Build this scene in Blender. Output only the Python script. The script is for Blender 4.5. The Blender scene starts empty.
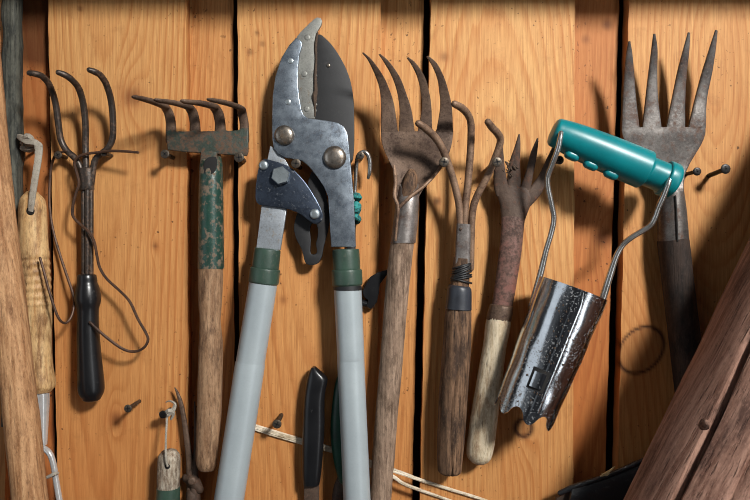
import bpy, bmesh, math, random
import numpy as np
from mathutils import Vector, noise
random.seed(7)
rng = np.random.RandomState(3)
SC = bpy.context.scene
COL = SC.collection
D = 0.65            # camera distance from the face of the boards
H = 1.35            # height of the picture's centre above the floor
PX = 0.001          # 1 px of the photo = 1 mm on the boards
REC = 0.013         # how far the recessed boards lie behind the front ones

def k_(d): return (D - d) / D
def P(px, py, d=0.0):
    k = k_(d)
    return Vector(((px - 375) * PX * k, -d, H + (250 - py) * PX * k))

# ------------------------------------------------------------------ materials
def srgb(r, g, b):
    f = lambda c: (c / 255) / 12.92 if c <= 10 else (((c / 255) + .055) / 1.055) ** 2.4
    return (f(r), f(g), f(b), 1)

class NT:
    def __init__(s, name):
        s.m = bpy.data.materials.new(name); s.m.use_nodes = True
        s.n = s.m.node_tree.nodes; s.l = s.m.node_tree.links
        s.b = s.n['Principled BSDF']
    def add(s, t, **kw):
        n = s.n.new(t)
        for k, v in kw.items():
            if k in n.inputs.keys(): n.inputs[k].default_value = v
            else: setattr(n, k, v)
        return n
    def link(s, a, b): s.l.new(a, b)
    def noise(s, vec, scale, detail=4, rough=.6, dist=0):
        n = s.add('ShaderNodeTexNoise'); n.inputs['Scale'].default_value = scale
        n.inputs['Detail'].default_value = detail; n.inputs['Roughness'].default_value = rough
        n.inputs['Distortion'].default_value = dist
        s.link(vec, n.inputs['Vector']); return n.outputs['Fac']
    def ramp(s, fac, stops):
        r = s.add('ShaderNodeValToRGB'); e = r.color_ramp.elements
        while len(e) < len(stops): e.new(.5)
        for i, (p, c) in enumerate(stops):
            e[i].position = p; e[i].color = c if len(c) == 4 else (*c, 1)
        s.link(fac, r.inputs[0]); return r.outputs[0]
    def grey(s, fac, lo, hi, a=0., b=1.):
        r = s.add('ShaderNodeMapRange'); r.inputs['From Min'].default_value = lo; r.inputs['From Max'].default_value = hi
        r.inputs['To Min'].default_value = a; r.inputs['To Max'].default_value = b
        s.link(fac, r.inputs['Value']); return r.outputs[0]
    def mix(s, fac, a, b, mode='MIX'):
        n = s.add('ShaderNodeMix', data_type='RGBA', blend_type=mode)
        if isinstance(fac, (int, float)): n.inputs[0].default_value = fac
        else: s.link(fac, n.inputs[0])
        for v, i in ((a, 6), (b, 7)):
            if isinstance(v, tuple): n.inputs[i].default_value = v
            else: s.link(v, n.inputs[i])
        return n.outputs[2]
    def math(s, op, a, b=None):
        n = s.add('ShaderNodeMath', operation=op)
        for v, i in ((a, 0), (b, 1)):
            if v is None: continue
            if isinstance(v, (int, float)): n.inputs[i].default_value = v
            else: s.link(v, n.inputs[i])
        return n.outputs[0]
    def coords(s, stretch=(1, 1, 1), off=None, tilt=0):
        tc = s.add('ShaderNodeTexCoord'); mp = s.add('ShaderNodeMapping')
        mp.inputs['Scale'].default_value = stretch
        mp.inputs['Location'].default_value = off or (random.random()*9, random.random()*9, random.random()*9)
        src = tc.outputs['Object']
        if tilt:
            ro = s.add('ShaderNodeVectorRotate', rotation_type='Y_AXIS'); ro.inputs['Angle'].default_value = math.radians(tilt)
            s.link(src, ro.inputs['Vector']); src = ro.outputs[0]
        s.link(src, mp.inputs['Vector']); return mp.outputs[0]
    def bump(s, h, strength, dist=.001):
        n = s.add('ShaderNodeBump'); n.inputs['Strength'].default_value = strength
        n.inputs['Distance'].default_value = dist
        s.link(h, n.inputs['Height']); s.link(n.outputs[0], s.b.inputs['Normal'])

def mat(name, c1, c2, c3, s1=40, s2=260, spot=.58, stretch=(1, 1, 1), rough=(.45, .75), metal=(0, 0), bump=.3, bdist=.0008, soft=.06, spec=.5, grit=.6):
    """base mottled c1<->c2 with blotches of c3 over it (rust, dirt, wear); metal=(base, blotch)"""
    t = NT(name); v = t.coords(stretch)
    a = t.noise(v, s1, 5, .65); b = t.noise(v, s2, 6, .7)
    base = t.mix(t.grey(a, .35, .65), c1, c2)
    m = t.math('ADD', t.math('MULTIPLY', b, .65), t.math('MULTIPLY', a, .35))
    mask = t.grey(m, spot - soft, spot + soft)
    col = t.mix(mask, base, c3)
    if grit:
        sp = t.noise(v, s2 * 2.6, 4, .75)
        col = t.mix(t.grey(sp, .54, .72, 0, grit), col, tuple(.30 * q for q in c3[:3]) + (1,))
        col = t.mix(t.grey(sp, .46, .30, 0, grit * .55), col, tuple(min(1, 1.5 * q + .03) for q in c1[:3]) + (1,))
    t.link(col, t.b.inputs['Base Color'])
    t.link(t.grey(mask, 0, 1, rough[0], rough[1]), t.b.inputs['Roughness'])
    t.link(t.grey(mask, 0, 1, metal[0], metal[1]), t.b.inputs['Metallic'])
    t.b.inputs['Specular IOR Level'].default_value = spec
    if bump: t.bump(b, bump, bdist)
    return t.m

def wood_mat(name, light, dark, dirt, lines=420, long=.06, spot=.56, rough=.75, bump=.5, crack=.5, s2=90, tilt=0):
    """turned or split wood with the grain running along z"""
    t = NT(name); v = t.coords((1, 1, long), tilt=tilt); w = t.coords((1, 1, .35), tilt=tilt)
    g = t.noise(v, lines, 5, .6, .3); big = t.noise(w, s2, 5, .65)
    c = t.mix(t.grey(g, .36, .64), dark, light)
    m = t.grey(big, spot - .09, spot + .09)
    c = t.mix(t.math('MULTIPLY', m, .85), c, dirt)
    fine = t.noise(v, lines * 2.2, 3, .6)
    ck = t.grey(fine, .3, .42)
    sp = t.noise(t.coords((1, 1, .4), tilt=tilt), 620, 4, .75)
    c = t.mix(t.grey(sp, .54, .72, 0, .6), c, tuple(.35 * q for q in dirt[:3]) + (1,))
    c = t.mix(t.grey(sp, .46, .30, 0, .4), c, tuple(min(1, 1.3 * q + .02) for q in light[:3]) + (1,))
    c = t.mix(t.math('MULTIPLY', t.math('SUBTRACT', 1, ck), crack), c, (.012, .008, .006, 1))
    t.link(c, t.b.inputs['Base Color']); t.b.inputs['Roughness'].default_value = rough
    t.b.inputs['Specular IOR Level'].default_value = .3
    t.bump(t.math('ADD', g, ck), bump, .0007)
    return t.m

def pine_mat():
    t = NT('pine_boards')
    at = lambda n: (lambda q: q)(t.add('ShaderNodeAttribute', attribute_name=n)).outputs['Fac']
    ring, tone, knot, red = at('ring'), at('tone'), at('knot'), at('red')
    v = t.coords((1, 1, .035), (0, 0, 0)); w = t.coords((1, 1, .6), (3, 1, 2)); u = t.coords((1, 1, 1), (5, 5, 5))
    wob = t.noise(v, 160, 3, .5)
    fr = t.math('FRACT', t.math('ADD', ring, t.math('MULTIPLY', wob, .7)))
    light = t.mix(tone, srgb(216, 170, 110), srgb(200, 131, 70))
    dark = t.mix(tone, srgb(188, 126, 70), srgb(164, 96, 46))
    # early wood light, late wood dark, quick fall back
    late = t.ramp(fr, [(0, (.25, .25, .25)), (.1, (0, 0, 0)), (.5, (.18, .18, .18)), (.86, (1, 1, 1)), (.95, (.85, .85, .85)), (1, (.25, .25, .25))])
    var = t.grey(t.noise(t.coords((1, 1, .12), (2, 7, 4)), 28, 3, .5), .38, .66, .3, .95)
    c = t.mix(t.math('MULTIPLY', late, var), light, dark)
    fib = t.noise(v, 620, 5, .75)
    c = t.mix(t.grey(fib, .35, .7, 0, .72), c, srgb(146, 88, 44))
    big = t.noise(w, 9, 4, .6)
    c = t.mix(t.grey(big, .45, .7, 0, .45), c, srgb(186, 116, 62))
    c = t.mix(t.math('MULTIPLY', red, .75), c, srgb(140, 62, 28))
    spk = t.noise(u, 260, 2, .5); spb = t.noise(u, 14, 2, .5)
    sm = t.math('MULTIPLY', t.grey(spk, .66, .72), t.grey(spb, .44, .58))
    c = t.mix(t.math('MULTIPLY', sm, .8), c, srgb(60, 34, 18))
    gr = t.noise(u, 45, 5, .7); c = t.mix(t.grey(gr, .56, .78, 0, .35), c, srgb(120, 70, 36))
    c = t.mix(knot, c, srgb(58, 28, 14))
    t.link(c, t.b.inputs['Base Color']); t.b.inputs['Roughness'].default_value = .62
    t.b.inputs['Specular IOR Level'].default_value = .25
    t.bump(t.math('ADD', t.math('MULTIPLY', late, .5), t.math('ADD', fib, t.math('MULTIPLY', knot, -1.5))), .22, .0009)
    return t.m

M = {}
LOG_TILT = -25.4
M['pine'] = pine_mat()
M['grey_batten'] = wood_mat('weathered_grey_batten', srgb(92, 92, 82), srgb(48, 50, 46), srgb(36, 38, 36), 300, .05, .58)
M['pole'] = wood_mat('peeled_pole_wood', srgb(196, 152, 110), srgb(142, 98, 62), srgb(104, 66, 40), 220, .04, .66, crack=.35, tilt=6)
M['log'] = wood_mat('old_log_wood', srgb(166, 128, 110), srgb(112, 78, 64), srgb(74, 50, 43), 210, .03, .58, crack=.55, bump=.9, tilt=LOG_TILT, s2=40)
M['log_knot'] = wood_mat('log_knot_wood', srgb(140, 110, 94), srgb(98, 70, 58), srgb(56, 38, 32), 300, .5)
M['pale_handle'] = wood_mat('pale_turned_wood', srgb(212, 178, 128), srgb(176, 132, 84), srgb(120, 84, 52), 260, .08, .57, crack=.3, rough=.5)
M['grey_handle'] = wood_mat('grey_worn_handle_wood', srgb(156, 132, 112), srgb(112, 90, 74), srgb(82, 64, 50), 330, .05, .58, crack=.6)
M['brown_handle'] = wood_mat('brown_dirty_handle_wood', srgb(160, 128, 98), srgb(124, 92, 66), srgb(80, 56, 40), 300, .10, .58, crack=.5)
M['dark_handle'] = wood_mat('dark_handle_wood', srgb(62, 48, 40), srgb(40, 31, 27), srgb(26, 21, 19), 260, .06, .55, crack=.6)
M['split_handle'] = wood_mat('split_dark_brown_wood', srgb(128, 98, 74), srgb(82, 60, 44), srgb(48, 34, 26), 300, .05, .55, crack=.8, bump=.8)
M['white_handle'] = wood_mat('white_worn_handle_wood', srgb(212, 198, 172), srgb(186, 166, 136), srgb(136, 104, 74), 300, .07, .59, crack=.45)
M['white_chip'] = wood_mat('chipped_white_wood', srgb(196, 186, 168), srgb(136, 116, 96), srgb(74, 56, 42), 260, .3, .5, crack=.5)
M['dark_steel'] = mat('blackened_steel', srgb(74, 66, 60), srgb(50, 44, 40), srgb(98, 74, 56), 50, 300, .56, rough=(.38, .7), metal=(.55, .1))
M['rust'] = mat('rusty_steel', srgb(112, 90, 74), srgb(78, 60, 48), srgb(60, 40, 28), 40, 260, .55, rough=(.55, .85), metal=(.35, 0), bump=.5)
M['rust_light'] = mat('light_rusty_steel', srgb(140, 112, 90), srgb(104, 80, 62), srgb(72, 48, 34), 60, 320, .56, rough=(.55, .85), metal=(.3, 0), bump=.5)
M['rust_dark'] = mat('dark_rusty_steel', srgb(84, 66, 54), srgb(58, 44, 36), srgb(98, 64, 46), 60, 260, .58, rough=(.6, .9), metal=(.25, 0), bump=.6)
M['fork_grey'] = mat('grey_fork_steel', srgb(108, 103, 99), srgb(58, 53, 51), srgb(82, 58, 45), 42, 170, .56, rough=(.4, .75), metal=(.55, .1), bump=.4)
M['socket_steel'] = mat('bare_grey_socket_steel', srgb(142, 136, 132), srgb(100, 92, 88), srgb(84, 60, 46), 60, 220, .6, rough=(.38, .7), metal=(.6, .2), bump=.25)
M['red_rust'] = mat('red_paint_over_rust', srgb(116, 72, 62), srgb(96, 74, 64), srgb(70, 52, 44), 40, 240, .52, rough=(.6, .85), metal=(.05, .1), bump=.5)
M['plate'] = mat('mottled_galvanised_plate', srgb(158, 168, 178), srgb(88, 98, 110), srgb(74, 78, 84), 75, 330, .55, rough=(.36, .55), metal=(.85, .6), bump=.12)
M['plate_dark'] = mat('dark_blued_plate', srgb(84, 94, 110), srgb(58, 66, 80), srgb(130, 134, 138), 80, 380, .6, rough=(.3, .5), metal=(.85, .6), bump=.12)
M['insert'] = mat('light_grey_anvil_metal', srgb(136, 136, 130), srgb(112, 112, 108), srgb(96, 78, 56), 60, 260, .62, rough=(.5, .7), metal=(.4, .1), bump=.15)
M['arm'] = mat('light_zinc_arm', srgb(178, 184, 190), srgb(150, 156, 162), srgb(128, 120, 110), 60, 240, .62, rough=(.42, .6), metal=(.6, .3), bump=.1)
M['rivet'] = mat('domed_steel_pivot', srgb(170, 162, 152), srgb(110, 102, 94), srgb(94, 78, 62), 70, 260, .55, rough=(.28, .5), metal=(.9, .6), bump=.15)
M['zinc'] = mat('bright_zinc_bolt', srgb(190, 200, 204), srgb(160, 170, 174), srgb(120, 116, 108), 120, 400, .62, rough=(.3, .5), metal=(.8, .5), bump=.1, grit=0.1)
M['blade'] = mat('black_coated_blade', srgb(24, 24, 26), srgb(19, 19, 21), srgb(46, 45, 44), 50, 300, .62, rough=(.55, .7), metal=(0, 0), bump=.1, grit=0.25)
M['tube'] = mat('grey_painted_tube', srgb(162, 171, 174), srgb(152, 161, 165), srgb(122, 124, 122), 20, 300, .69, rough=(.34, .6), metal=(.1, 0), bump=.03, soft=.03, grit=0.1)
M['collar'] = mat('dark_green_plastic', srgb(54, 76, 64), srgb(44, 62, 53), srgb(82, 84, 72), 50, 300, .62, rough=(.4, .65), bump=.12, grit=0.25)
M['green_paint'] = mat('chipped_green_paint', srgb(34, 66, 56), srgb(27, 52, 46), srgb(104, 88, 72), 60, 190, .53, rough=(.3, .8), metal=(.1, 0), bump=.4, soft=.03)
M['green_rust'] = mat('rusty_green_paint', srgb(44, 56, 47), srgb(60, 55, 46), srgb(84, 62, 46), 70, 240, .51, rough=(.5, .85), metal=(.1, 0), bump=.5, soft=.04)
M['black_plastic'] = mat('black_handle_plastic', srgb(23, 23, 25), srgb(17, 17, 19), srgb(52, 52, 52), 60, 420, .66, rough=(.3, .6), bump=.06, grit=0.1)
M['black_tape'] = mat('blue_black_tape', srgb(48, 52, 60), srgb(34, 36, 42), srgb(80, 78, 76), 80, 300, .64, rough=(.42, .6), bump=.15, grit=0.3)
M['teal'] = mat('teal_plastic', srgb(0, 122, 128), srgb(0, 108, 114), srgb(60, 130, 132), 30, 260, .665, rough=(.36, .6), bump=.05, soft=.05, grit=0.1)
M['chrome'] = mat('dirty_chrome', srgb(214, 218, 222), srgb(190, 194, 198), srgb(70, 56, 44), 30, 520, .60, rough=(.12, .85), metal=(1, 0), bump=.1, soft=.05, grit=0.1)
M['chrome_rod'] = mat('plated_rod', srgb(206, 206, 204), srgb(172, 168, 160), srgb(120, 100, 80), 60, 260, .66, rough=(.24, .6), metal=(.9, .3), bump=.05, grit=0.1)
M['wire'] = mat('brown_wire', srgb(92, 66, 50), srgb(64, 44, 34), srgb(42, 30, 24), 60, 300, .58, rough=(.5, .7), metal=(.4, .2), bump=.1)
M['strap'] = mat('grey_cloth_strap', srgb(168, 160, 146), srgb(140, 132, 120), srgb(104, 94, 82), 60, 420, .6, rough=(.9, .95), bump=.4)
M['twine'] = mat('pale_split_twine', srgb(226, 214, 194), srgb(196, 178, 150), srgb(150, 128, 100), 120, 500, .58, stretch=(.25, 1, 1), rough=(.8, .9), bump=.4)
M['screw'] = mat('dull_screw_metal', srgb(96, 86, 74), srgb(70, 62, 54), srgb(50, 40, 32), 160, 500, .56, rough=(.42, .7), metal=(.75, .3), bump=.2)
M['black_screw'] = mat('black_screw_metal', srgb(26, 25, 25), srgb(18, 17, 17), srgb(40, 34, 30), 160, 500, .58, rough=(.4, .6), metal=(.5, .2), bump=.1)
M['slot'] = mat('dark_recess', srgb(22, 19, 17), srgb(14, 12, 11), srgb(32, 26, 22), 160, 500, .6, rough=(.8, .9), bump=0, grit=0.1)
M['soil'] = mat('dried_soil', srgb(72, 56, 44), srgb(52, 40, 32), srgb(88, 70, 54), 120, 400, .55, rough=(.9, .95), bump=.8)
M['green_metal'] = mat('dark_green_grip', srgb(24, 74, 56), srgb(18, 58, 46), srgb(40, 52, 44), 50, 260, .6, rough=(.35, .6), bump=.1)
M['teal_string'] = mat('teal_wrapped_string', srgb(44, 140, 136), srgb(24, 96, 98), srgb(30, 32, 34), 160, 500, .55, rough=(.8, .9), bump=.4)
M['black_bag'] = mat('black_scuffed_plastic', srgb(30, 31, 34), srgb(20, 21, 24), srgb(70, 70, 72), 40, 300, .62, rough=(.35, .6), bump=.4)
M['straw'] = mat('dry_straw', srgb(210, 190, 140), srgb(180, 156, 110), srgb(140, 112, 76), 160, 500, .6, rough=(.7, .8), bump=.2)
M['beam'] = wood_mat('rough_beam_wood', srgb(130, 92, 60), srgb(92, 60, 38), srgb(62, 42, 28), 120, .2)
M['floor_dust'] = mat('dusty_concrete', srgb(120, 108, 96), srgb(100, 90, 80), srgb(80, 70, 60), 6, 60, .6, rough=(.9, .95), grit=0.1)
M['clean_steel'] = mat('bright_plated_steel', srgb(214, 214, 212), srgb(190, 190, 188), srgb(140, 132, 122), 60, 300, .7, rough=(.22, .5), metal=(.5, .4), bump=.04, grit=0.1)
M['web'] = mat('cobweb_grey', srgb(110, 96, 80), srgb(84, 70, 56), srgb(64, 52, 42), 120, 500, .6, rough=(.9, .95), bump=0)

# ------------------------------------------------------------------ object helpers
ROOT = {}
def thing(name, label, cat, at, group=None):
    o = bpy.data.objects.new(name, None); COL.objects.link(o)
    o.empty_display_size = .02; o.location = at
    o['label'] = label; o['category'] = cat
    if group: o['group'] = group
    return o

def link(name, verts, faces, m, parent=None, smooth=True, angle=42, label=None):
    me = bpy.data.meshes.new(name)
    off = Vector((0, 0, 0)); p = parent
    while p is not None: off += Vector(p.location); p = p.parent
    me.from_pydata([tuple(Vector(v) - off) for v in verts], [], faces)
    bm = bmesh.new(); bm.from_mesh(me)
    bmesh.ops.remove_doubles(bm, verts=bm.verts, dist=1e-7)
    bmesh.ops.recalc_face_normals(bm, faces=bm.faces); bm.to_mesh(me); bm.free()
    if smooth:
        me.polygons.foreach_set('use_smooth', [True] * len(me.polygons))
        me.set_sharp_from_angle(angle=math.radians(angle))
    me.materials.append(M[m])
    o = bpy.data.objects.new(name, me); COL.objects.link(o)
    if parent: o.parent = parent
    if label: o['label'] = label
    return o

def solo(name, label, cat, verts, faces, m, group=None, at=None, **kw):
    """a thing that is one mesh, its origin at its own middle"""
    c = at or sum((Vector(v) for v in verts), Vector()) / len(verts)
    o = link(name, [Vector(v) - c for v in verts], faces, m, **kw); o.location = c
    o['label'] = label; o['category'] = cat
    if group: o['group'] = group
    return o

def catmull(pts, sub):
    pts = [np.array(p, float) for p in pts]
    if len(pts) < 3 or sub <= 1:
        if sub <= 1: return pts
        return [pts[0] + (pts[1] - pts[0]) * i / sub for i in range(sub + 1)]
    out = []
    q = [2 * pts[0] - pts[1]] + pts + [2 * pts[-1] - pts[-2]]
    for i in range(1, len(q) - 2):
        a, b, c, d = q[i-1:i+3]
        for s in range(sub):
            t = s / sub
            out.append(.5 * ((2*b) + (c-a)*t + (2*a-5*b+4*c-d)*t*t + (3*b-a-3*c+d)*t**3))
    out.append(pts[-1]); return out

def add_loft(V, F, secs, cap=True):
    n = len(secs[0]); b = len(V)
    for s in secs: V.extend(s)
    for i in range(len(secs) - 1):
        for j in range(n):
            a = b + i*n + j; c = b + i*n + (j+1) % n
            F.append((a, c, c + n, a + n))
    if cap:
        F.append(tuple(range(b + n - 1, b - 1, -1)))
        e = b + (len(secs) - 1) * n; F.append(tuple(range(e, e + n)))

def sweep_secs(path, n=14, sub=5, flat=1.0, ends=(1, 1), jit=0, seed=0, groove=None):
    """path of (px,py,d,r): a tube through these photo points standing d in front of the boards, r in px at that depth.
    ends: 1 = rounded, 0 = cut"""
    pts = catmull(path, sub)
    W = [P(*p[:3]) for p in pts]; R = [max(p[3], .05) * PX * k_(p[2]) for p in pts]
    T = []
    for i in range(len(W)):
        t = W[min(i+1, len(W)-1)] - W[max(i-1, 0)]
        T.append(t.normalized())
    a = T[0].cross(Vector((0, -1, 0)))
    if a.length < .2: a = T[0].cross(Vector((0, 0, 1)))
    a.normalize(); secs = []
    def ring(c, t, a, r, ii):
        b = t.cross(a); o = []
        for j in range(n):
            th = 2*math.pi*j/n; rr = r
            if jit:
                rr *= 1 + jit * noise.noise(Vector((math.cos(th)*1.3 + seed, math.sin(th)*1.3, c.z*14 + c.x*7)))
                rr *= 1 + .5*jit * noise.noise(Vector((math.cos(th)*4 + seed, math.sin(th)*4, c.z*50)))
            if groove: rr *= groove(th, c)
            o.append(c + a * (math.cos(th)*rr) + b * (math.sin(th)*rr*flat))
        return o
    N = len(W)
    if ends[0]:
        for f in (.15, .5, .8, .95):
            secs.append(ring(W[0] - T[0]*R[0]*math.sqrt(1-f*f)*ends[0], T[0], a, R[0]*f, 0))
    for i in range(N):
        a = (a - T[i]*a.dot(T[i])).normalized()
        secs.append(ring(W[i], T[i], a, R[i], i))
    if ends[1]:
        for f in (.95, .8, .5, .15):
            secs.append(ring(W[-1] + T[-1]*R[-1]*math.sqrt(1-f*f)*ends[1], T[-1], a, R[-1]*f, N))
    return secs

def tube(name, path, m, parent=None, label=None, **kw):
    V, F = [], []; add_loft(V, F, sweep_secs(path, **kw))
    return link(name, V, F, m, parent, label=label)

def ribbon_secs(st, sub=5, n=16, bow=0.0, e=.45):
    """stations (lx,ly,rx,ry,d,thick px): a flat bar between a left and right edge; bow bends its middle to the viewer"""
    st = catmull([q if len(q) == 7 else (*q, bow) for q in st], sub); secs = []
    for lx, ly, rx, ry, d, th, *bw in st:
        L, R = P(lx, ly, d), P(rx, ry, d); c = (L+R)/2; h = (R-L)/2; tt = th * PX / 2
        o = []
        for j in range(n):
            a = 2*math.pi*j/n; u = math.cos(a); s = math.sin(a)
            u2 = math.copysign(abs(u)**.7, u); s2 = math.copysign(abs(s)**e, s)
            o.append(c + h*u2 + Vector((0, -(s2*tt + (bw[0] if bw else bow)*PX*(1-u2*u2)), 0)))
        secs.append(o)
    return secs
def ribbon(name, st, m, parent=None, label=None, **kw):
    V, F = [], []; add_loft(V, F, ribbon_secs(st, **kw))
    return link(name, V, F, m, parent, label=label, angle=50)

def smooth_closed(poly, sub=4):
    p = [np.array(q, float) for q in poly]; n = len(p); out = []
    for i in range(n):
        a, b, c, d = p[i-1], p[i], p[(i+1) % n], p[(i+2) % n]
        for s in range(sub):
            t = s/sub
            out.append(tuple(.5*((2*b)+(c-a)*t+(2*a-5*b+4*c-d)*t*t+(3*b-a-3*c+d)*t**3)))
    return out
def plate_geo(poly, d, th, bevel=.5, holes=(), sm=0):
    cu = bpy.data.curves.new('outline', 'CURVE'); cu.dimensions = '2D'; cu.fill_mode = 'BOTH'
    for q in [poly] + list(holes):
        if sm: q = smooth_closed(q, sm)
        sp = cu.splines.new('POLY'); sp.points.add(len(q) - 1); sp.use_cyclic_u = True
        for i, (x, y) in enumerate(q):
            w = P(x, y, d); sp.points[i].co = (w.x, w.z, 0, 1)
    bv = bevel * PX
    cu.extrude = max(th*PX/2 - bv, 1e-5); cu.bevel_depth = bv; cu.bevel_resolution = 2; cu.offset = -bv
    o = bpy.data.objects.new('outline', cu); COL.objects.link(o)
    dg = bpy.context.evaluated_depsgraph_get(); me = bpy.data.meshes.new_from_object(o.evaluated_get(dg))
    V = [Vector((v.co.x, -d - v.co.z, v.co.y)) for v in me.vertices]; F = [tuple(p.vertices) for p in me.polygons]
    bpy.data.objects.remove(o); bpy.data.curves.remove(cu); bpy.data.meshes.remove(me)
    return V, F
def plate(name, poly, d, th, m, parent=None, label=None, **kw):
    V, F = plate_geo(poly, d, th, **kw)
    return link(name, V, F, m, parent, label=label, angle=35)

def dome_geo(px, py, d, r, h, n=24, hexa=False):
    """a round or hexagonal head standing h px out from depth d"""
    V, F = [], []; c = P(px, py, d); k = k_(d); secs = []
    n = 6 if hexa else n
    prof = [(1, 0), (1, .75), (.9, 1)] if hexa else [(1, 0), (1, .25), (.95, .5), (.82, .75), (.6, .92), (.3, 1)]
    for f, g in prof:
        secs.append([c + Vector((math.cos(2*math.pi*j/n + .3)*r*f*PX*k, -h*g*PX, math.sin(2*math.pi*j/n + .3)*r*f*PX*k)) for j in range(n)])
    add_loft(V, F, secs); return V, F
def dome(name, px, py, d, r, h, m, parent=None, hexa=False, label=None):
    V, F = dome_geo(px, py, d, r, h, hexa=hexa); return link(name, V, F, m, parent, label=label, angle=30)

def box_geo(V, F, c, ax, ay, az):
    b = len(V)
    for sx in (-1, 1):
        for sy in (-1, 1):
            for sz in (-1, 1): V.append(c + ax*sx + ay*sy + az*sz)
    F += [(b, b+1, b+3, b+2), (b+4, b+6, b+7, b+5), (b, b+4, b+5, b+1), (b+2, b+3, b+7, b+6), (b, b+2, b+6, b+4), (b+1, b+5, b+7, b+3)]

# ------------------------------------------------------------------ the setting: pine boards
def sines(seed, fx, fz):
    r = np.random.RandomState(seed)
    c = [(r.uniform(.5, 1.5)*fx, r.uniform(.5, 1.5)*fz, r.uniform(0, 7), r.uniform(.4, 1)) for _ in range(6)]
    return lambda x, z: sum(a*np.sin(x*p + z*q + f) for p, q, f, a in c) / 4
# x0, x1 in photo px, recessed?, pith x, pith depth at the middle, its slope, ring width, tone, red
BOARDS = [(-230, -230, 5, 5, 0, -60, 60, .10, 5.5, .35, 0), (2, 2, 41, 49, 1, 60, 90, .06, 5, .8, .55),
          (48, 58, 186, 189, 0, 104, 52, .05, 5.2, .45, 0), (182, 184, 230.5, 232, 1, 150, 60, .1, 4.4, .65, .15),
          (237.5, 240, 381, 376, 0, 318, 56, .07, 5.6, .4, .03), (377, 370, 425, 413, 1, 330, 90, .05, 5.5, .45, 0),
          (431, 420, 575, 573, 0, 494, 34, -.14, 6.5, .2, 0), (571, 569, 624, 609, 1, 560, 60, .1, 4.6, .8, .38),  # second board: tone and red deepened to paint in planter and log shade
          (629, 617, 980, 980, 0, 716, 46, .26, 6.0, .4, .05)]
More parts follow.
